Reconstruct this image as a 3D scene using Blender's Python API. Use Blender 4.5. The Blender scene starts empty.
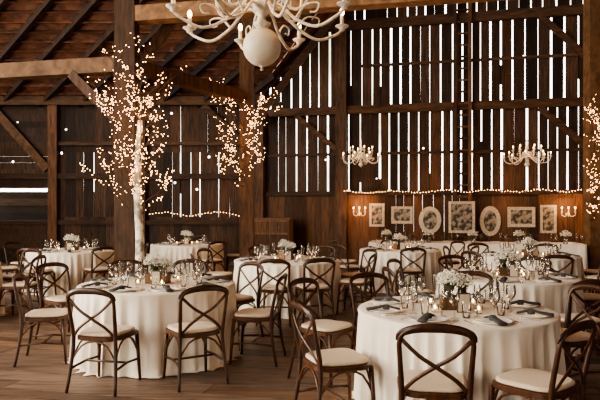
import bpy, math, random
from mathutils import Vector, Matrix
random.seed(7)
F=583.3; CZ=1.55
def PX(px,D): return (px-300)/F*D
def ZY(y,D): return CZ+(209-y)/F*D
COL=bpy.context.scene.collection
try: bpy.context.scene.view_settings.look='AgX - Medium High Contrast'
except Exception: pass

# ---------------------------------------------------------------- materials
def newmat(name):
    m=bpy.data.materials.new(name); m.use_nodes=True
    nt=m.node_tree; nt.nodes.clear()
    return m,nt,nt.nodes,nt.links
def plain(name,c,rough=.6,metal=0,emit=None,es=0,bump=0,bscale=60,var=0):
    m,nt,N,L=newmat(name)
    o=N.new('ShaderNodeOutputMaterial'); b=N.new('ShaderNodeBsdfPrincipled')
    b.inputs['Base Color'].default_value=(*c,1); b.inputs['Roughness'].default_value=rough
    b.inputs['Metallic'].default_value=metal
    if emit: b.inputs['Emission Color'].default_value=(*emit,1); b.inputs['Emission Strength'].default_value=es
    if var or bump:
        tc=N.new('ShaderNodeTexCoord'); n=N.new('ShaderNodeTexNoise'); n.inputs['Scale'].default_value=bscale
        L.new(tc.outputs['Object'],n.inputs['Vector'])
        if bump:
            bp=N.new('ShaderNodeBump'); bp.inputs['Strength'].default_value=bump; bp.inputs['Distance'].default_value=.01
            L.new(n.outputs['Fac'],bp.inputs['Height']); L.new(bp.outputs['Normal'],b.inputs['Normal'])
        if var:
            r=N.new('ShaderNodeValToRGB'); r.color_ramp.elements[0].position=.42; r.color_ramp.elements[1].position=.58
            r.color_ramp.elements[0].color=(*[x*(1-var) for x in c],1); r.color_ramp.elements[1].color=(*c,1)
            L.new(n.outputs['Fac'],r.inputs['Fac']); L.new(r.outputs['Color'],b.inputs['Base Color'])
    L.new(b.outputs[0],o.inputs[0]); return m
def wood(name,c1,c2,scale=(9,9,.7),rough=.7,bump=.4,holes=False,spec=.3,grey=0.0,vr=(.5,1.5)):
    m,nt,N,L=newmat(name)
    o=N.new('ShaderNodeOutputMaterial'); b=N.new('ShaderNodeBsdfPrincipled')
    tc=N.new('ShaderNodeTexCoord'); mp=N.new('ShaderNodeMapping'); mp.inputs['Scale'].default_value=scale
    at=N.new('ShaderNodeAttribute'); at.attribute_name='var'
    off=N.new('ShaderNodeVectorMath'); off.operation='MULTIPLY'; off.inputs[1].default_value=(13,17,23)
    cx=N.new('ShaderNodeCombineXYZ')
    for i in range(3): L.new(at.outputs['Fac'],cx.inputs[i])
    L.new(cx.outputs[0],off.inputs[0]); L.new(off.outputs[0],mp.inputs['Location'])
    L.new(tc.outputs['Object'],mp.inputs['Vector'])
    n=N.new('ShaderNodeTexNoise'); n.inputs['Scale'].default_value=3; n.inputs['Detail'].default_value=6; n.inputs['Distortion'].default_value=.6
    L.new(mp.outputs[0],n.inputs['Vector'])
    r=N.new('ShaderNodeValToRGB'); r.color_ramp.elements[0].position=.3; r.color_ramp.elements[1].position=.7
    r.color_ramp.elements[0].color=(*c1,1); r.color_ramp.elements[1].color=(*c2,1)
    L.new(n.outputs['Fac'],r.inputs['Fac'])
    mr=N.new('ShaderNodeMapRange'); mr.inputs['To Min'].default_value=vr[0]; mr.inputs['To Max'].default_value=vr[1]
    L.new(at.outputs['Fac'],mr.inputs['Value'])
    mx=N.new('ShaderNodeVectorMath'); mx.operation='SCALE'
    L.new(r.outputs['Color'],mx.inputs[0]); L.new(mr.outputs[0],mx.inputs['Scale'])
    fm=N.new('ShaderNodeMath'); fm.operation='MULTIPLY'; fm.inputs[1].default_value=7.3
    fr=N.new('ShaderNodeMath'); fr.operation='FRACT'; L.new(at.outputs['Fac'],fm.inputs[0]); L.new(fm.outputs[0],fr.inputs[0])
    sr=N.new('ShaderNodeMapRange'); sr.inputs['To Min'].default_value=1; sr.inputs['To Max'].default_value=1-grey
    L.new(fr.outputs[0],sr.inputs['Value'])
    hs=N.new('ShaderNodeHueSaturation'); L.new(mx.outputs[0],hs.inputs['Color']); L.new(sr.outputs[0],hs.inputs['Saturation'])
    L.new(hs.outputs[0],b.inputs['Base Color'])
    b.inputs['Roughness'].default_value=rough; b.inputs['Specular IOR Level'].default_value=spec
    bp=N.new('ShaderNodeBump'); bp.inputs['Strength'].default_value=bump; bp.inputs['Distance'].default_value=.02
    L.new(n.outputs['Fac'],bp.inputs['Height']); L.new(bp.outputs['Normal'],b.inputs['Normal'])
    if holes:
        v=N.new('ShaderNodeTexVoronoi'); v.inputs['Scale'].default_value=1.9
        L.new(tc.outputs['Object'],v.inputs['Vector'])
        lt=N.new('ShaderNodeMath'); lt.operation='LESS_THAN'; lt.inputs[1].default_value=.075
        L.new(v.outputs['Distance'],lt.inputs[0])
        t=N.new('ShaderNodeBsdfTransparent'); ms=N.new('ShaderNodeMixShader')
        L.new(lt.outputs[0],ms.inputs[0]); L.new(b.outputs[0],ms.inputs[1]); L.new(t.outputs[0],ms.inputs[2])
        L.new(ms.outputs[0],o.inputs[0])
    else: L.new(b.outputs[0],o.inputs[0])
    return m
def glassmat():
    m,nt,N,L=newmat('clear_glass')
    o=N.new('ShaderNodeOutputMaterial'); t=N.new('ShaderNodeBsdfTransparent'); g=N.new('ShaderNodeBsdfGlossy')
    t.inputs[0].default_value=(.985,.98,.97,1); g.inputs['Roughness'].default_value=.12; g.inputs[0].default_value=(1,.97,.92,1)
    f=N.new('ShaderNodeFresnel'); f.inputs['IOR'].default_value=1.65
    ms=N.new('ShaderNodeMixShader'); L.new(f.outputs[0],ms.inputs[0]); L.new(t.outputs[0],ms.inputs[1]); L.new(g.outputs[0],ms.inputs[2])
    L.new(ms.outputs[0],o.inputs[0]); return m
def emis(name,c,s):
    m,nt,N,L=newmat(name); o=N.new('ShaderNodeOutputMaterial'); e=N.new('ShaderNodeEmission')
    e.inputs[0].default_value=(*c,1); e.inputs[1].default_value=s; L.new(e.outputs[0],o.inputs[0]); return m

M_BOARD=wood('old_barn_board',(.018,.0075,.0031),(.068,.03,.0125),holes=True,grey=.15,vr=(.35,1.8))
M_BOARDL=wood('weathered_board',(.04,.02,.009),(.11,.058,.028),scale=(.8,9,9),grey=.2)
M_WAINS=wood('brown_boarding',(.042,.0175,.0065),(.12,.052,.02),grey=.12,vr=(.4,1.6))
M_BEAM=wood('hewn_timber',(.038,.0165,.007),(.125,.057,.024),scale=(5,5,.8),grey=.1)
M_BEAML=wood('pale_timber',(.085,.042,.018),(.22,.115,.054),scale=(2,2,2),vr=(.7,1.3))
M_BEAMH=wood('hewn_timber_dark',(.032,.014,.006),(.1,.046,.02),scale=(.8,5,5),grey=.1)
M_ROOF=wood('rusty_roof',(.055,.02,.0085),(.22,.078,.033),scale=(1.2,1.2,2),rough=.6,grey=.2)
M_RAFT=wood('rafter_wood',(.014,.006,.003),(.04,.018,.008),scale=(2,2,2))
M_FLOOR=wood('plank_floor',(.085,.047,.027),(.24,.143,.086),scale=(.8,9,9),rough=.5,bump=.3,spec=.35,grey=.25,vr=(.55,1.45))
M_CHAIR=wood('chair_wood',(.045,.0155,.0055),(.12,.043,.015),scale=(12,12,2),rough=.35,bump=.1,spec=.5)
M_PAD=plain('seat_pad_fabric',(.7,.58,.44),.9,bump=.3,bscale=200)
M_CLOTH=plain('tablecloth_linen',(.87,.79,.68),.9,bump=.15,bscale=6)
M_WHITE=plain('white_china',(.88,.85,.8),.25)
M_NAP=plain('dark_napkin',(.06,.055,.055),.9,bump=.4)
M_SILV=plain('silver_cutlery',(.8,.78,.74),.25,1)
M_GLASS=glassmat()
M_PAINT=plain('chipped_white_paint',(.86,.76,.61),.5,var=.35,bscale=22)
M_BULB=emis('candle_bulb_glow',(1,.6,.26),14)
M_FAIRY=emis('fairy_bulb_glow',(1,.53,.2),22)
M_WIRE=plain('dark_wire',(.02,.015,.01),.6)
M_BIRCH=plain('birch_bark',(.9,.83,.7),.8,var=.7,bscale=7)
M_TWIG=plain('twig_bark',(.045,.022,.012),.9)
M_FLOW=plain('white_blossom',(.85,.8,.7),.9)
M_LEAF=plain('green_stem',(.08,.09,.04),.8)
M_JAR=wood('wooden_box',(.08,.04,.018),(.2,.11,.055))
M_PHOTO=plain('photo_print',(.3,.25,.19),.4,var=.9,bscale=9)
M_MAT=plain('photo_mount',(.5,.43,.34),.7)
M_FRAME=plain('shabby_white_frame',(.62,.52,.39),.6,var=.3,bscale=20)
M_DARKF=plain('dark_frame',(.05,.03,.02),.5)
M_FLAME=emis('candle_flame',(1,.6,.25),25)

# ---------------------------------------------------------------- mesh builder
class MB:
    def __init__(s): s.v=[];s.f=[];s.m=[];s.sm=[];s.va=[];s.M=Matrix.Identity(4);s.var=None
    def add(s,vs,fs,mat=0,smooth=False):
        b=len(s.v); s.v+= [tuple(s.M@Vector(p)) for p in vs]
        k=random.random() if s.var is None else s.var
        for f in fs: s.f.append([b+i for i in f]); s.m.append(mat); s.sm.append(smooth); s.va.append(k)
    def hexa(s,P,mat=0):
        s.add(P,[(0,3,2,1),(4,5,6,7),(0,1,5,4),(1,2,6,5),(2,3,7,6),(3,0,4,7)],mat)
    def box(s,x0,x1,y0,y1,z0,z1,mat=0,jit=0):
        j=lambda:random.uniform(-jit,jit)
        s.hexa([(x0+j(),y0,z0),(x1+j(),y0,z0),(x1,y1,z0),(x0,y1,z0),(x0+j(),y0,z1),(x1+j(),y0,z1),(x1,y1,z1),(x0,y1,z1)],mat)
    def beam(s,p0,p1,w,h,mat=0,up=(0,0,1)):
        p0=Vector(p0);p1=Vector(p1); t=(p1-p0).normalized(); u=Vector(up)
        if abs(t.dot(u))>.98: u=Vector((0,1,0))
        a=t.cross(u).normalized()*w/2; b=a.cross(t).normalized()*h/2
        s.hexa([p0-a-b,p0+a-b,p0+a+b,p0-a+b,p1-a-b,p1+a-b,p1+a+b,p1-a+b],mat)
    def tube(s,pts,r,seg=8,mat=0,flat=1.0,ref=None,smooth=True,res=0):
        pts=[Vector(p) for p in pts]; n=len(pts)
        rs=list(r) if isinstance(r,(list,tuple)) else [r]*n
        if res>0:
            q=[];qr=[]
            for i in range(n-1):
                a=pts[max(i-1,0)];b=pts[i];c=pts[i+1];d=pts[min(i+2,n-1)]
                for k in range(res):
                    t=k/res
                    q.append(.5*((2*b)+(c-a)*t+(2*a-5*b+4*c-d)*t*t+(3*b-a-3*c+d)*t**3)); qr.append(rs[i]*(1-t)+rs[i+1]*t)
            q.append(pts[-1]);qr.append(rs[-1]);pts=q;rs=qr;n=len(pts)
        V=[];nrm=None
        for i in range(n):
            t=(pts[min(i+1,n-1)]-pts[max(i-1,0)])
            t=t.normalized() if t.length>1e-9 else Vector((0,0,1))
            if ref is not None: nrm=Vector(ref)
            elif nrm is None: nrm=Vector((1,0,0)) if abs(t.x)<.8 else Vector((0,1,0))
            nrm=(nrm-t*nrm.dot(t)); nrm=nrm.normalized() if nrm.length>1e-6 else t.orthogonal().normalized()
            b=t.cross(nrm)
            for k in range(seg):
                a=2*math.pi*k/seg
                V.append(pts[i]+nrm*math.cos(a)*rs[i]*flat+b*math.sin(a)*rs[i])
        Fc=[]
        for i in range(n-1):
            for k in range(seg):
                k2=(k+1)%seg; Fc.append((i*seg+k,i*seg+k2,(i+1)*seg+k2,(i+1)*seg+k))
        Fc.append(tuple(range(seg-1,-1,-1)));Fc.append(tuple((n-1)*seg+k for k in range(seg)))
        s.add(V,Fc,mat,smooth)
    def lathe(s,prof,o=(0,0,0),seg=16,mat=0,smooth=True):
        V=[];Fc=[]
        for r,z in prof:
            for k in range(seg):
                a=2*math.pi*k/seg; V.append((o[0]+r*math.cos(a),o[1]+r*math.sin(a),o[2]+z))
        for i in range(len(prof)-1):
            for k in range(seg):
                k2=(k+1)%seg; Fc.append((i*seg+k,i*seg+k2,(i+1)*seg+k2,(i+1)*seg+k))
        s.add(V,Fc,mat,smooth)
    def ball(s,c,r,mat=0,seg=8,rings=5,sz=1):
        s.lathe([(max(r*math.sin(math.pi*i/rings),1e-4),-r*sz*math.cos(math.pi*i/rings)) for i in range(rings+1)],c,seg,mat)
    def octa(s,c,r,mat=0):
        x,y,z=c
        s.add([(x+r,y,z),(x-r,y,z),(x,y+r,z),(x,y-r,z),(x,y,z+r),(x,y,z-r)],[(0,2,4),(2,1,4),(1,3,4),(3,0,4),(2,0,5),(1,2,5),(3,1,5),(0,3,5)],mat,True)
    def mesh(s,name,mats):
        me=bpy.data.meshes.new(name); me.from_pydata(s.v,[],s.f)
        for m in mats: me.materials.append(m)
        me.polygons.foreach_set('material_index',s.m); me.polygons.foreach_set('use_smooth',s.sm)
        a=me.attributes.new('var','FLOAT','FACE'); a.data.foreach_set('value',s.va)
        me.update(); return me
    def obj(s,name,mats,loc=(0,0,0),rz=0):
        return put(name,s.mesh(name,mats),loc,rz)
def put(name,me,loc=(0,0,0),rz=0,sc=1):
    o=bpy.data.objects.new(name,me); o.location=loc; o.rotation_euler=(0,0,rz); o.scale=(sc,)*3; COL.objects.link(o); return o

# ---------------------------------------------------------------- shell
CX,CY=-1.4,17.0; AL=math.radians(12.4); ca,sa=math.cos(AL),math.sin(AL)
def wall_s(px):
    k=(px-300)/F; return (17*k+1.4)/(ca+k*sa)
def wall_pt(px,off=0.0,z=0):
    u=wall_s(px); return Vector((CX+u*ca-off*sa, CY-u*sa-off*ca, z))
ZE=4.75
def slats(mb,u0,u1,z0f,z1f,wmin,wmax,gapf,mat=0,batten=.3):
    u=u0
    while u<u1:
        w=random.uniform(wmin,wmax); g=gapf(u)
        z0=z0f(u+w/2);z1=z1f(u+w/2)
        if z1>z0:
            y=random.uniform(0,.012)
            mb.box(u,min(u+w,u1),y,y+.03,z0,z1,mat,jit=.005)
            if g>.015 and random.random()<batten:
                a=random.uniform(z0,z1); b=a+random.uniform(.15,.4)*(z1-z0)
                mb.box(u+w-.04,u+w+g+.04,.045,.07,a,min(b,z1),mat)
        u+=w+g
gb=MB()
top=lambda u:min(ZE+u*ca+.05,13.8)
def gg(u): return random.choice([.006,.012,.02,.026,.032,.036,.042,.05])
slats(gb,.05,10.2,lambda u:1.95,lambda u:min(4.3,top(u)),.2,.3,gg)
slats(gb,.05,10.2,lambda u:4.3,lambda u:min(6.7,top(u)),.2,.3,gg,batten=.25)
slats(gb,.05,10.2,lambda u:6.7,lambda u:top(u),.2,.32,gg)
u=0
while u<10.2:
    w=random.uniform(.2,.3); gb.box(u,u+w-.004,-.01,.05,0,1.98,1); u+=w
def gp(x0,x1,z0,z1,d=.2,mat=2): gb.box(x0,x1,-d,0,z0,z1,mat)
gp(0,10.2,4.2,4.42,.16,3); gp(1.7,10.2,6.55,6.8,.16,3); gp(0,10.2,1.93,2.05,.1,3); gp(0,10.2,3.05,3.13,.05,3)
gp(3.2,10.2,5.5,5.58,.05,3)
for px,w in ((342,.3),(592,.32),(262,.2)):
    c=wall_s(px); gp(c-w/2,c+w/2,0,min(12,top(c)),.24,2)
gb.beam((0,-.15,ZE-.1),(9,-.15,ZE-.1+9*ca),.2,.25,3)
c=wall_s(342); gb.beam((c,-.12,3.1),(c-1.3,-.12,4.2),.1,.14,3)
c=wall_s(592); gb.beam((c,-.12,3.0),(c-1.3,-.12,4.2),.1,.16,3); gb.beam((c,-.12,5.3),(c-1.3,-.12,6.6),.1,.16,3)
gb.obj('wall_back',[M_BOARD,M_WAINS,M_BEAM,M_BEAMH],(CX,CY,0),-AL)
lb=MB(); c=wall_s(462)
for s in (-.19,.19): lb.box(c+s-.045,c+s+.045,-.3,-.2,0,9,0)
for i in range(28): lb.box(c-.19,c+.19,-.27,-.23,.3+i*.31,.35+i*.31,0)
lb.obj('wall_ladder',[M_BEAM],(CX,CY,0),-AL)

lw=MB()
X0=-11
lw.M=Matrix.Translation((X0,17,0))
slats(lw,3.9,9.6,lambda u:1.3,lambda u:3.2,.22,.32,lambda u:random.choice([.002,.002,.004,.012,.022]))
slats(lw,3.9,9.6,lambda u:3.2,lambda u:4.8,.22,.32,lambda u:random.choice([.002,.002,.002,.012]))
u=3.9
while u<9.6:
    w=random.uniform(.22,.3); lw.box(u,u+w-.003,-.01,.04,0,1.32,0); u+=w
z=0
while z<1.2: lw.box(0,3.9,0,.03,z,z+.2-.002,0); z+=.2
z=2.15
while z<4.8:
    h=random.uniform(.17,.24); lw.box(0,3.9,0,.03,z,min(z+h,4.85),0); z+=h+random.choice([-.002,-.002,.003])
def lp(x0,x1,z0,z1,d=.18,m=2): lw.box(x0,x1,-d,0,z0,z1,m)
for x in (3.85,6.4,): lp(x-.13,x+.13,0,4.8)
lp(1.75,1.9,0,4.8,.1)
lp(0,9.6,4.55,4.8,.22,3); lp(0,9.6,2.42,2.58,.12,3); lp(0,9.6,1.1,1.22,.12,3); lp(3.9,9.6,3.4,3.5,.1,3)
lw.beam((2.1,-.12,4.5),(3.7,-.12,2.7),.14,.24,4); lw.beam((9.4,-.12,3.4),(8.2,-.12,4.55),.12,.18,3)
lw.obj('wall_back',[M_BOARD,M_BOARDL,M_BEAM,M_BEAMH,M_BEAML])
sh=MB(); z=-.1
while z<2.0:
    y=18.6+random.uniform(0,.02); sh.box(-14,-6.2,y,18.66,z,z+.222,0); z+=.22
for x in (-13,-10.5,-8,-6.4): sh.box(x,x+.12,18.66,18.8,0,2.05,0)
M_SHED=wood('shed_siding',(.015,.008,.004),(.055,.03,.016),scale=(.8,9,9),vr=(.2,1.8))
sh.obj('outside_shed_fence',[M_SHED])
gr=MB(); gr.box(-30,30,17.4,45,-.35,-.2,0)
gr.obj('outdoor_ground',[plain('grass_ground',(.035,.04,.012),.95,var=.5,bscale=2)])

def sidewall(name,p0,p1,h):
    mb=MB(); p0=Vector(p0);p1=Vector(p1); L=(p1-p0).length; ang=math.atan2((p1-p0).y,(p1-p0).x); u=0
    while u<L:
        w=.28; mb.box(u,min(u+w-.002,L),0,.05,0,h,0); u+=w
    i=0
    while i<L: mb.box(i,i+.25,-.2,-.001,0,h,1); i+=4
    mb.obj(name,[M_WAINS,M_BEAM],(p0.x,p0.y,0),ang)
sidewall('wall_left',(-10.9,-9,0),(-10.9,17,0),5)
sidewall('wall_right',(8.5,15,0),(8.5,-9,0),14)
sidewall('wall_front',(8.5,-9,0),(-10.9,-9,0),14)

fl=MB(); fl.M=Matrix.Rotation(-AL,4,'Z')
v=-14
while v<19.8:
    w=random.uniform(.18,.26); x=-17
    while x<14:
        L=random.uniform(2.5,5); fl.box(x,x+L-.006,v,v+w-.012,-.06,random.uniform(-.004,0),0); x+=L
    v+=w
fl.box(-17,14,-14,19.8,-.1,-.061,0)
fl.obj('floor',[M_FLOOR])

SL=.9
rf=MB()
def slab(P,mat=0,t=.06):
    P=[Vector(p) for p in P]; n=(P[1]-P[0]).cross(P[2]-P[0]).normalized()
    if n.z<0: n=-n
    k=len(P); V=P+[p+n*t for p in P]
    rf.add(V,[tuple(range(k)),tuple(range(2*k-1,k-1,-1))]+[(i,(i+1)%k,k+(i+1)%k,k+i) for i in range(k)],mat)
rf.var=.5
slab([(-14,17.2,ZE-.18),(CX,17.2,ZE-.18),(CX,17,ZE),(7.6,7,13.75),(-14,7,13.75)])
slab([(CX,17.1,ZE),(7.6,7,13.75),(8.6,7,13.8),(8.6,15.1,14.2),(7.6,15.3,13.75)])
slab([(-14,-9.2,13.75),(-14,7.05,13.75),(8.7,7.05,13.75),(8.7,-9.2,13.75)])
slab([(6,7,13.78),(8.8,7,13.78),(8.8,15.6,13.78),(6,15.6,13.78)])
rf.var=None
t=.0
while t<5:
    y=17-t; z=ZE+SL*t; xr=CX+SL*t
    x=-11.2
    while x<xr:
        L=random.uniform(.9,2.2); x2=min(x+L,xr)
        rf.beam((x,y,z-.02),(x2-.01,y,z-.02),.27,.02,0,up=(0,-SL,1)); x=x2
        if xr-x<.05: break
    if int(t/.21)%3==0: rf.beam((-11,y,z-.06),(xr,y,z-.06),.06,.06,3,up=(0,-SL,1))
    t+=.21
x=-14.5
while x<-1.7:
    tm=min(4.5,(-1.4-x)/.6)
    if tm>.3: rf.beam((x,17,ZE-.16),(x+1.5*tm,17-tm,ZE-.16+SL*tm),.12,.2,1)
    x+=1.15
rf.obj('ceiling',[M_ROOF,M_RAFT,M_BEAML,M_BEAMH])

# ---------------------------------------------------------------- frame timbers
def timber(name,segs,loc=None):
    mb=MB()
    for a in segs: mb.beam(*a)
    return mb.obj(name,[M_BEAM,M_BEAML,M_BEAMH])
P1=Vector((PX(127,10),10,0)); P2=Vector((PX(247,13),13,0)); ZT=4.02
timber('timber_post',[(P1,P1+Vector((0,0,9)),.34,.32,0,(0,1,0))])
timber('timber_post',[(P2,P2+Vector((0,0,8)),.31,.3,0,(0,1,0))])
d=(P2-P1).normalized()
timber('tie_beam',[((-7.5,11.0,ZT),(P1.x-.17,10.05,ZT),.26,.26,1),
   (P1+Vector((-.18,0,3.1)),(P1.x-1.0,10.15,3.9),.14,.16,0)])
timber('tie_beam',[(P1+d*.25+Vector((0,0,ZT)),P2-d*.25+Vector((0,0,ZT)),.22,.24,0),
   (P1+d*.25+Vector((0,0,3.2)),P1+d*.95+Vector((0,0,3.9)),.14,.16,0)])
timber('cross_beam',[(P1+Vector((.18,-.02,4.86)),(PX(520,8.9),8.9,4.92),.26,.26,1)])
timber('diagonal_brace',[(P1+Vector((.3,.25,4.3)),(P1.x+1.6,10.6,6.2),.16,.18,0)])
timber('diagonal_brace',[(P2+Vector((.25,0,3.6)),(P2.x+2.3,13.2,6.4),.14,.16,2)])
timber('tie_beam',[(P2+Vector((.05,.2,4.1)),(P2.x+.2,16.6,4.1),.2,.22,0)])
PR=Vector((PX(594,13.2),13.2,0))
timber('timber_post',[(PR,PR+Vector((0,0,9)),.34,.32,1,(0,1,0))])

# ---------------------------------------------------------------- chair
def chair_mesh():
    m=MB()
    up=[(-.225,-.26,0),(-.205,-.215,.25),(-.195,-.2,.46),(-.205,-.235,.66),(-.205,-.265,.8),(-.13,-.29,.862),(0,-.297,.875)]
    full=up+[(-p[0],p[1],p[2]) for p in up[-2::-1]]
    m.tube(full,[.013,.016,.018,.016,.015,.014,.014,.014,.015,.016,.018,.016,.013],8,0,res=3)
    m.tube([(-.216,-.255,.785),(-.2,-.272,.828),(-.12,-.292,.86),(0,-.3,.87),(.12,-.292,.86),(.2,-.272,.828),(.216,-.255,.785)],[.016,.022,.026,.028,.026,.022,.016],8,0,flat=.42,ref=(0,1,0),res=3)
    for s in (-1,1):
        m.tube([(s*.195,-.262,.79),(s*.1,-.262,.70),(0,-.25+s*.006,.635),(-s*.12,-.228,.55),(-s*.185,-.205,.475)],.014,6,0,flat=.4,ref=(0,1,0),res=3)
        m.tube([(s*.185,.185,.45),(s*.195,.2,.22),(s*.205,.215,0)],[.019,.017,.013],8,0)
        m.tube([(s*.208,-.225,.2),(s*.197,0,.215),(s*.197,.2,.2)],.011,6,0)
        m.tube([(s*.19,.19,.27),(s*.185,.12,.39),(s*.185,0,.43),(s*.19,-.12,.39),(s*.203,-.215,.27)],.009,6,0,res=2)
    m.tube([(-.19,.19,.27),(-.12,.195,.39),(0,.2,.43),(.12,.195,.39),(.19,.19,.27)],.009,6,0,res=2)
    m.tube([(-.2,-.21,.27),(-.12,-.205,.39),(0,-.2,.43),(.12,-.205,.39),(.2,-.21,.27)],.009,6,0,res=2)
    m.tube([(-.198,0,.212),(.198,0,.212)],.01,6,0)
    def ring(w,d,k=24):
        P=[]
        for i in range(k):
            a=2*math.pi*i/k; c,s=math.cos(a),math.sin(a); e=.5
            x=math.copysign(abs(c)**e,c);y=math.copysign(abs(s)**e,s)
            P.append((x*w*(1+.07*y),y*d))
        return P
    def pad(levels,mat):
        V=[];Fc=[];k=24
        for w,d_,z in levels: V+=[(x,y-.0,z) for x,y in ring(w,d_)]
        for i in range(len(levels)-1):
            for j in range(k): Fc.append((i*k+j,i*k+(j+1)%k,(i+1)*k+(j+1)%k,(i+1)*k+j))
        Fc.append(tuple(range(k-1,-1,-1)));Fc.append(tuple((len(levels)-1)*k+j for j in range(k)))
        m.add(V,Fc,mat,False)
    pad([(.205,.2,.43),(.217,.214,.436),(.217,.214,.464),(.2,.2,.468)],0)
    pad([(.185,.185,.468),(.2,.198,.476),(.2,.198,.488),(.185,.185,.498),(.12,.12,.502)],1)
    return m.mesh('dining_chair',[M_CHAIR,M_PAD])
CH=chair_mesh()
placed=[]
def chair(x,y,tx,ty,jit=.12,mind=.0):
    dx,dy=tx-x,ty-y; L=math.hypot(dx,dy)
    if mind and L<mind: x=tx-dx/L*mind; y=ty-dy/L*mind
    for (a,b) in placed:
        if math.hypot(a-x,b-y)<.5: return
    for P in (P1,P2,PR):
        if math.hypot(P.x-x,P.y-y)<.48: return
    placed.append((x,y))
    put('dining_chair',CH,(x,y,.001),math.atan2(dy,dx)-math.pi/2+random.uniform(-jit,jit))

# ---------------------------------------------------------------- tables
def cloth_mesh(r,seed):
    rnd=random.Random(seed); m=MB(); k=240; V=[];Fc=[]
    ph=[rnd.uniform(0,6.28) for _ in range(5)]; n1=rnd.choice([17,19,21]); n2=rnd.choice([9,11]); n3=33
    def fold(a):
        s=math.sin(n1*a+ph[0]+.9*math.sin(3*a+ph[3]))
        return (1-abs(s))**1.4*.95*(.75+.25*math.sin(4*a+ph[4]))+.3*math.sin(n2*a+ph[1])+.18*math.sin(n3*a+ph[2]+math.sin(5*a))
    rings=[(0.001,.762,0),(r*.5,.762,0),(r*.9,.762,0),(r-.012,.762,0),(r-.002,.757,0),(r+.003,.745,.02)]
    for i in range(1,13):
        t=i/12; rings.append((r-.012+.015*t,.745-.735*t,.1+t**.5*.9))
    rings.append((r+.04,.006,1.2))
    for R,z,f in rings:
        for j in range(k):
            a=2*math.pi*j/k; rr=R+(.075*fold(a)*f if f else 0); V.append((rr*math.cos(a),rr*math.sin(a),z))
    for i in range(len(rings)-1):
        for j in range(k): Fc.append((i*k+j,i*k+(j+1)%k,(i+1)*k+(j+1)%k,(i+1)*k+j))
    m.add(V,Fc,0,True)
    m.lathe([(.03,.02),(.03,.7)],(0,0,0),8,1)
    return m.mesh('round_banquet_table',[M_CLOTH,M_BEAM])
ZTOP=.763
WINE=[(.034,0),(.006,.008),(.004,.02),(.004,.085),(.012,.095),(.033,.12),(.039,.15),(.036,.185),(.033,.205)]
FLUTE=[(.03,0),(.005,.008),(.004,.09),(.014,.11),(.024,.15),(.026,.2),(.022,.235)]
TUMB=[(.001,.003),(.026,.002),(.03,.05),(.035,.115)]
def settings(x,y,r,n,a0,rich=True):
    pl=MB();gl=MB()
    for i in range(n):
        a=a0+2*math.pi*i/n; c,s=math.cos(a),math.sin(a)
        R=r-.19; q=lambda rad,t:(rad*c-t*s,rad*s+t*c)
        px,py=q(R,0)
        pl.lathe([(.001,.004),(.075,.003),(.09,.008),(.128,.016),(.132,.018),(.13,.014),(.08,0),(.001,0)],(px,py,0),24,0)
        pl.M=Matrix.Translation((px,py,.014))@Matrix.Rotation(a+random.uniform(-.2,.2),4,'Z')
        pl.tube([(-.1,0,.006),(-.04,.005,.02),(0,0,.034),(.05,-.006,.02),(.15,0,.004)],[.024,.026,.02,.03,.038],8,1,flat=.35,ref=(0,0,1),res=3)
        pl.lathe([(.026,.0),(.03,.02),(.022,.034),(.001,.038)],(0,0,.002),8,1)
        pl.M=Matrix.Identity(4)
        for t in (-.165,.165,.185):
            p0=q(R-.09,t);p1=q(R+.02,t);p2=q(R+.1,t)
            pl.tube([(*p0,.004),(*p1,.004),(*p2,.004)],[.008,.003,.005],6,2,flat=.4,ref=(0,0,1))
        g1=q(R-.17,.12+random.uniform(-.02,.02));g2=q(R-.22,.02+random.uniform(-.02,.02));g3=q(R-.19,-.1)
        gl.lathe(WINE,(*g1,0),14,0)
        if rich:
            gl.lathe(FLUTE,(*g2,0),12,0); gl.lathe(TUMB,(*g3,0),14,0)
        else: gl.lathe(TUMB,(*g2,0),12,0)
    pl.obj('place_settings',[M_WHITE,M_NAP,M_SILV],(x,y,ZTOP)); gl.obj('drinking_glasses',[M_GLASS],(x,y,ZTOP))
def flowers(m,cx,cy,z0,h,rad,n,rb=.007):
    for i in range(n):
        a=random.uniform(0,6.28); e=math.acos(random.uniform(-.25,1)); R=rad*random.uniform(.35,1)
        p=(cx+R*math.sin(e)*math.cos(a),cy+R*math.sin(e)*math.sin(a),z0+h+R*math.cos(e)*.85)
        m.octa(p,rb*random.uniform(.7,1.4),1)
        if i%3==0: m.tube([(cx+.01*math.cos(a),cy+.01*math.sin(a),z0),(cx*.6+p[0]*.4,cy*.6+p[1]*.4,z0+h*.7),p],.0018,4,2)
        if i%12==0:
            q=Vector(p)*.9+Vector((cx*.1,cy*.1,(z0+h)*.1-.02)); u=Vector((math.cos(a),math.sin(a),.3))*.03; w=Vector((-math.sin(a),math.cos(a),0))*.01
            m.add([q-u,q+w,q+u,q-w],[(0,1,2,3)],2)
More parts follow.
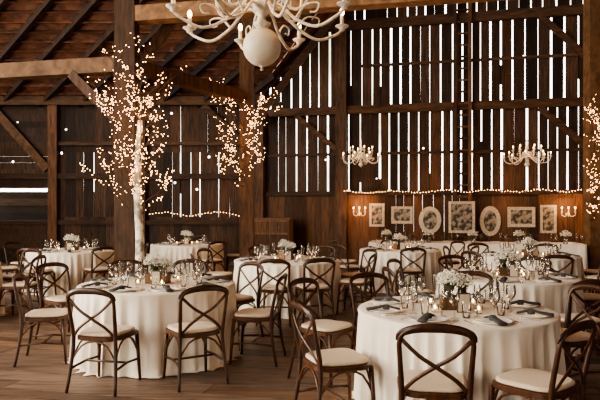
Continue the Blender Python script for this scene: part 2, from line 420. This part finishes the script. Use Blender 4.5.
def centre(x,y,kind=0,n=260,rb=.007):
    m=MB()
    m.box(-.11,.11,-.08,.08,0,.012,0)
    for s in (-1,1): m.box(-.11,.11,s*.073-.007,s*.073+.007,.012,.1,0); m.box(s*.103-.007,s*.103+.007,-.066,.066,.012,.1,0)
    for cx in (-.05,.05): m.lathe([(.001,0),(.04,0),(.045,.02),(.045,.1),(.03,.125),(.032,.145)],(cx,0,.013),14,3)
    flowers(m,-.04,0,.08,.14,.115,n,rb); flowers(m,.06,.01,.08,.12,.095,n*2//3,rb)
    m.obj('flower_centerpiece',[M_JAR,M_FLOW,M_LEAF,M_GLASS],(x,y,ZTOP),random.uniform(-.5,.5))
    c=MB()
    for i in range(4):
        a=i*1.57+.6+random.uniform(-.2,.2); R=.235
        p=(R*math.cos(a),R*math.sin(a),0)
        c.lathe([(.001,.002),(.025,0),(.032,.03),(.03,.06)],p,12,0)
        c.lathe([(.024,.004),(.024,.025),(.001,.027)],p,10,1); c.ball((p[0],p[1],.04),.008,2,6,4,1.7)
    c.obj('votive_candles',[M_GLASS,M_WHITE,M_FLAME],(x,y,ZTOP))
    f=MB(); f.box(-.05,.05,-.01,.01,0,.15,0); f.box(-.042,.042,-.013,-.0101,.01,.14,1)
    f.box(-.02,.02,.01,.05,0,.01,0)
    f.obj('table_number_frame',[M_DARKF,M_MAT],(x+.02,y-.17,ZTOP),random.uniform(-.3,.3))
def table(px,D,r,chairs=0,a0=0,n=8,rich=True,seed=1,skip=()):
    x=PX(px,D); put('round_banquet_table',cloth_mesh(r,seed),(x,D,0),seed)
    settings(x,D,r,n,a0+.2,rich); centre(x,D,n=330 if rich else 150,rb=.0075 if rich else .012)
    for i in range(chairs):
        if i in skip: continue
        a=a0+2*math.pi*i/chairs; R=r+random.uniform(.3,.45)
        chair(x+R*math.cos(a),D+R*math.sin(a),x,D)
    return x,D
def C(px,D,tx,ty,mind=0,jit=.05): chair(PX(px,D),D,tx,ty,jit,mind)
T1=(PX(455,4.6),4.6); T2=(PX(158,6.2),6.2)
C(433,3.62,T1[0]-.25,T1[1]); chair(1.47,3.64,.75,4.5,.02); C(336,4.2,*T1,mind=1.03); C(326,5.35,*T1,mind=1.05); C(382,5.75,*T1,mind=1.08); C(470,5.9,*T1,mind=1.1); C(566,4.95,*T1,mind=1.08)
table(455,4.6,.76,n=8,seed=2)
C(107,5.12,*T2,mind=1.08); C(193,5.28,*T2,mind=1.08); C(252,6.0,*T2,mind=1.08); C(50,6.0,*T2,mind=1.1); C(66,7.0,*T2); C(130,7.3,*T2,mind=1.1); C(185,7.35,*T2,mind=1.1); C(232,7.0,*T2,mind=1.1)
table(158,6.2,.81,n=9,seed=3)
T3=(PX(287,9.1),9.1)
C(276,7.95,*T3,mind=1.1); C(352,8.7,*T3,mind=1.1)
table(287,9.1,.82,8,.35,n=8,seed=4)
table(507,6.9,.8,8,.2,n=8,seed=5)
table(72,11.2,.8,7,.1,n=8,rich=False,seed=6)
table(187,13.2,.8,5,.3,n=6,rich=False,seed=7)
table(400,11.4,.78,6,.5,n=6,rich=False,seed=8)
table(530,9.9,.8,7,.1,n=8,rich=False,seed=9)
table(-62,8.3,.8,6,.0,n=6,rich=False,seed=11)
c0=wall_s(467); hb=MB(); L=4.8; k=260; V=[];Fc=[]
def rr(a,L,W):
    per=2*(L+W); s=a*per
    if s<L: return (-L/2+s,-W/2,0,-1)
    s-=L
    if s<W: return (L/2,-W/2+s,1,0)
    s-=W
    if s<L: return (L/2-s,W/2,0,1)
    s-=L; return (-L/2,W/2-s,-1,0)
lv=[(0,.762,0),(0,.75,.1)]+[(.003+.05*t/6,.75-.744*t/6,t/6) for t in range(1,7)]
for o,z,f in lv:
    for j in range(k):
        x,y,nx,ny=rr(j/k,L,.8); g=o+f*.03*(math.sin(j*1.05)+.6*math.sin(j*.47)); V.append((x+nx*g,y+ny*g,z))
for i in range(len(lv)-1):
    for j in range(k): Fc.append((i*k+j,i*k+(j+1)%k,(i+1)*k+(j+1)%k,(i+1)*k+j))
Fc.append(tuple(range(k))); hb.add(V,Fc,0,True)
hp=Vector((CX+c0*ca-2.0*sa,CY-c0*sa-2.0*ca,0))
hb.obj('long_head_table',[M_CLOTH],hp,-AL)
hs=MB();hg=MB();hf=MB()
for i in range(9):
    x=-2.2+i*.55
    hs.lathe([(.001,.004),(.09,.004),(.13,.018),(.08,0)],(x,.22,0),20,0); hg.lathe(WINE,(x+.2,.05,0),10,0); hg.lathe(FLUTE,(x+.08,.02,0),10,0)
for i in range(5):
    x=-2+i*1.0; hf.lathe([(.001,0),(.05,0),(.05,.1),(.035,.13)],(x,-.2,0),12,0); flowers(hf,x,-.2,.08,.12,.13,130,.012)
hs.obj('place_settings',[M_WHITE],hp+Vector((0,0,ZTOP)),-AL); hg.obj('drinking_glasses',[M_GLASS],hp+Vector((0,0,ZTOP)),-AL)
hf.obj('flower_centerpiece',[M_GLASS,M_FLOW,M_LEAF],hp+Vector((0,0,ZTOP)),-AL)
for i in range(8):
    u=c0-2.1+i*.6; chair(CX+u*ca-1.25*sa,CY-u*sa-1.25*ca,CX+u*ca-3*sa,CY-u*sa-3*ca)

# ---------------------------------------------------------------- pictures & sconces
def picture(px,y,w,h,kind):
    D=wall_pt(px).y; W=w/F*D/2;H=h/F*D/2; z=ZY(y,D); m=MB()
    if kind=='oval':
        for (a,b,mt,yy,dp) in ((1,1,0,-.0,.035),(.78,.82,1,-.0352,.002),(.62,.7,2,-.0375,.002)):
            k=28; V=[(W*a*math.cos(6.2832*j/k),yy,H*b*math.sin(6.2832*j/k)) for j in range(k)]
            V+=[(v[0],yy-dp,v[2]) for v in V]
            m.add(V,[tuple(range(k)),tuple(range(2*k-1,k-1,-1))]+[(j,(j+1)%k,k+(j+1)%k,k+j) for j in range(k)],mt)
    else:
        f=min(W,H)*(.22 if kind!='dark' else .2)
        m.box(-W,W,-.04,0,H-f,H,0);m.box(-W,W,-.04,0,-H,-H+f,0);m.box(-W,-W+f,-.04,0,-H+f,H-f,0);m.box(W-f,W,-.04,0,-H+f,H-f,0)
        m.box(-W+f,W-f,-.015,0,-H+f,H-f,1)
        m.box(-W+f*1.4,W-f*1.4,-.02,-.0151,-H+f*1.4,H-f*1.4,2)
    # the ladder stands 0.3 m proud of the wall: the dark print hangs on its rungs
    p=wall_pt(px,.03 if kind!='dark' else .31,z); m.obj('picture_frame',[M_FRAME,M_MAT if kind!='dark' else M_PHOTO,M_PHOTO],p,-AL)
for a in ((377,215,15,23,'rect'),(402,215,21,17,'rect'),(430,220,22,27,'oval'),(461,217,25,31,'dark'),(490,221,20,30,'oval'),(521,217,26,20,'rect'),(548,219,15,28,'rect')):
    picture(*a)
def plight(name,loc,e,col=(1,.52,.21),r=.05):
    l=bpy.data.lights.new(name,'POINT'); l.energy=e; l.color=col; l.shadow_soft_size=r
    o=bpy.data.objects.new(name,l); o.location=loc; COL.objects.link(o); return o
for px in (360,567):
    m=MB(); m.lathe([(.06,-.02),(.05,.02),(.01,.03)],(0,-.03,0),12,0)
    for s in (-1,0,1):
        m.tube([(0,-.03,0),(s*.08,-.12,-.06),(s*.16,-.14,-.02),(s*.16,-.14,.04)],.009,6,0,res=4)
        m.lathe([(.012,0),(.03,.01),(.03,.015)],(s*.16,-.14,.04),10,0); m.lathe([(.012,0),(.012,.09),(.001,.09)],(s*.16,-.14,.05),8,0)
        m.ball((s*.16,-.14,.165),.018,1,8,5,1.6)
    p=wall_pt(px,.03,1.42); o=m.obj('wall_sconce',[M_PAINT,M_BULB],p,-AL)
    plight('sconce_light',wall_pt(px,.45,1.65),30)
for px in (420,505): plight('string_light_glow',wall_pt(px,.7,2.3),20,r=.3)

# ---------------------------------------------------------------- chandeliers
def chandelier_mesh(R,n1,n2,ball,zt1=.13):
    m=MB()
    m.lathe([(.001,-ball*2-.03),(.012,-ball*2-.025),(.008,-ball*2-.01),(.022,-ball*2+.004)],(0,0,0),12,0)
    m.lathe([(max(.001,ball*math.sin(math.pi*i/16)),-ball-ball*math.cos(math.pi*i/16)) for i in range(17)],(0,0,0),28,3)
    m.lathe([(.02,-.005),(.05,.01),(.06,.03),(.03,.05),(.025,.08),(.06,.11),(.075,.15),(.05,.2),(.02,.24),(.018,.32),(.045,.36),(.05,.42),(.02,.48),(.015,.56),(.03,.6),(.012,.64),(.01,.68)],(0,0,0),20,0)
    for n,Rr,z0,zt,ph in ((n1,R,.06,zt1,.15),(n2,R*.6,.2,.32,.5)):
        for i in range(n):
            a=ph+2*math.pi*i/n; c,s=math.cos(a),math.sin(a)
            q=lambda r,z:(r*c,r*s,z)
            m.tube([q(.03,z0+.06),q(Rr*.22,z0+.08),q(Rr*.42,z0-.03),q(Rr*.68,z0-.1),q(Rr*.92,z0-.05),q(Rr,zt-.01)],[.012,.0105,.0105,.0105,.01,.01],8,0,res=5)
            m.tube([q(Rr*.42,z0-.03),q(Rr*.55,z0+.05),q(Rr*.7,z0+.05),q(Rr*.68,z0-.0),q(Rr*.6,z0+.0)],[.008,.007,.006,.006,.005],6,0,res=4)
            o=q(Rr,zt)
            m.lathe([(.008,-.02),(.022,-.01),(.02,0),(.045,.012),(.05,.02),(.044,.02),(.012,.012)],o,14,0)
            m.lathe([(.014,.01),(.014,.09),(.001,.092)],o,10,0)
            m.ball((o[0],o[1],o[2]+.12),.017,1,8,6,1.8)
    return m
M_BALL=plain('turned_ball_cream',(.72,.62,.49),.5,bump=.3,bscale=25)
def chandelier(x,y,z,R,n1,n2,ball,sc,top,e,zt1):
    m=chandelier_mesh(R,n1,n2,ball,zt1)
    n=int((top-z)/sc/.06)
    for i in range(n):
        zz=.69+i*.06
        if zz*sc+z>top: break
        m.tube([(0,0,zz-.02),(.012 if i%2 else 0,0 if i%2 else .012,zz+.01),(0,0,zz+.045),(-.012 if i%2 else 0,0 if i%2 else -.012,zz+.01),(0,0,zz-.02)],.003,5,2)
    put('chandelier',m.mesh('chandelier',[M_PAINT,M_BULB,M_WIRE,M_BALL]),(x,y,z),.2,sc)
    plight('chandelier_light',(x,y,z+.42*sc+.35),e,r=.25)
zb=ZY(66,4.0)
chandelier(PX(262,4.0),4.0,zb+.26,.6,8,6,.131,1,5.2,50,.06)
chandelier(PX(361,12),12,ZY(167,12)+.1,.58,8,6,.07,.68,9,55,.13)
chandelier(PX(527,11.6),11.6,ZY(167,11.6)+.1,.62,8,6,.07,.7,9,55,.13)

# ---------------------------------------------------------------- lit branches
def branchset(base,trunk_h,spread,z0,z1,n,lights,birch=True,name='lit_birch_branches',up=1.0,Lr=(.8,1.2),r0=.0085,seed=1):
    random.seed(seed)
    m=MB(); bx,by=base; pts=[]
    if birch:
        m.tube([(bx,by,0),(bx+.02,by,1),(bx-.02,by,2),(bx+.03,by,trunk_h)],[.08,.075,.065,.045],10,0,res=4)
    def grow(p,d,L,r,dep):
        q=[p];dd=d.normalized()
        for i in range(4):
            dd=(dd+Vector((random.uniform(-.2,.2),random.uniform(-.2,.2),random.uniform(-.1,.2)))).normalized()
            q.append(q[-1]+dd*L/4)
        m.tube(q,[r*(1-.18*i) for i in range(5)],5,1)
        for a,b in zip(q,q[1:]):
            for t in range(3): pts.append(a.lerp(b,random.random()))
        if dep>0:
            for i in range(3):
                a=q[random.randint(1,4)]
                grow(a,dd+Vector((random.uniform(-.9,.9),random.uniform(-.6,.3),random.uniform(-.2,.6))),L*random.uniform(.45,.7),r*.55,dep-1)
    for i in range(n):
        z=z0+(z1-z0)*(i+random.random())/n; a=(-1,1)[i%2]
        grow(Vector((bx,by,z)),Vector((a*random.uniform(.3,1)*spread,random.uniform(-.5,-.05),random.uniform(.5,1.1)*up)),random.uniform(*Lr),.012,2)
    random.shuffle(pts)
    for p in pts[:lights]: m.octa((p.x+random.uniform(-.05,.05),p.y+random.uniform(-.03,.03),p.z-random.uniform(0,.08)),random.uniform(.006,r0),2)
    m.obj(name,[M_BIRCH,M_TWIG,M_FAIRY])
branchset((PX(139,9.6),9.58),3.0,.9,1.3,3.4,26,800,Lr=(.5,.85),r0=.009,seed=5)
branchset((PX(244,12.7),12.6),3,1.25,2.0,3.5,18,460,birch=False,name='lit_twig_branches',Lr=(.5,.9),r0=.0105,seed=8)
branchset((PX(594,12.9),12.9),3,.6,1.2,3.6,13,280,birch=False,name='lit_twig_branches',Lr=(.35,.6),r0=.011,seed=9)
plight('branch_glow',(PX(139,9.2),9.1,2.9),24); plight('branch_glow',(PX(235,12.3),12.2,3.0),20)
def string(ptsf,n,name,r=.0105):
    m=MB(); P=[ptsf(i/(n-1)) for i in range(n)]
    m.tube([tuple(p) for p in P],.004,4,0)
    for p in P: m.octa((p.x,p.y-.01,p.z-.015+random.uniform(-.02,.02)),r,1)
    m.obj(name,[M_WIRE,M_FAIRY])
string(lambda t:wall_pt(346+t*240,.34,2.06-.05*math.sin(t*math.pi*5)**2),85,'fairy_light_string')
string(lambda t:wall_pt(583+2*math.sin(t*9),.28,2.0-1.0*t),18,'fairy_light_string')
string(lambda t:Vector((-4.3+t*2.9,16.7,1.42+.05*math.sin(t*12))),34,'fairy_light_string')

cb=MB(); cb.box(-.55,.55,-.25,.25,.1,1.25,0); cb.box(-.6,.6,-.28,.28,1.25,1.3,0)
for s in (-1,1):
    cb.box(s*.27-.25,s*.27+.25,-.265,-.251,.15,.85,1); cb.box(s*.27-.25,s*.27+.25,-.265,-.251,.9,1.2,1)
    cb.ball((s*.27,-.28,1.05),.02,2); cb.box(s*.5-.04,s*.5+.04,-.22,.22,0,.1,0)
cb.obj('wooden_sideboard',[M_JAR,M_WAINS,M_SILV],wall_pt(277,.55,0),-AL)

# ---------------------------------------------------------------- light, world, camera
w=bpy.data.worlds.new('daylight_world'); bpy.context.scene.world=w; w.use_nodes=True
WN=w.node_tree.nodes; WL=w.node_tree.links
bg=WN['Background']; bg.inputs[1].default_value=7
tc=WN.new('ShaderNodeTexCoord'); nz=WN.new('ShaderNodeTexNoise'); nz.inputs['Scale'].default_value=7; nz.inputs['Detail'].default_value=4
rp=WN.new('ShaderNodeValToRGB'); rp.color_ramp.elements[0].position=.36; rp.color_ramp.elements[1].position=.52
rp.color_ramp.elements[0].color=(.32,.28,.2,1); rp.color_ramp.elements[1].color=(1.1,1.04,.94,1)
WL.new(tc.outputs['Generated'],nz.inputs['Vector']); WL.new(nz.outputs['Fac'],rp.inputs['Fac']); WL.new(rp.outputs['Color'],bg.inputs[0])
def area(name,loc,tgt,sx,sy,e,col):
    l=bpy.data.lights.new(name,'AREA'); l.shape='RECTANGLE'; l.size=sx;l.size_y=sy;l.energy=e;l.color=col
    o=bpy.data.objects.new(name,l); o.location=loc; o.rotation_euler=(Vector(tgt)-Vector(loc)).to_track_quat('-Z','Y').to_euler(); COL.objects.link(o)
area('added_rear_left_light',(-7.5,-5,2.6),(0,8,1),3.2,3,620,(1,.86,.69))  # added unseen area light behind the camera; the walls have no door opening
area('added_left_side_light',(-9.8,4.5,2.8),(1,7,.5),3,2.8,1150,(1,.88,.72))  # added side light inside the solid left wall, out of view, no doorway
area('added_rear_right_fill',(5.5,-8.6,2.6),(0,9,2),4,3.2,260,(1,.86,.69))  # added weak fill in front of the closed rear wall, no door behind it
cd=bpy.data.cameras.new('camera'); cd.lens=35; cd.sensor_width=36; cd.shift_y=9/600; cd.clip_end=200
co=bpy.data.objects.new('camera',cd); co.location=(0,0,CZ); co.rotation_euler=(math.pi/2,0,0); COL.objects.link(co)
bpy.context.scene.camera=co
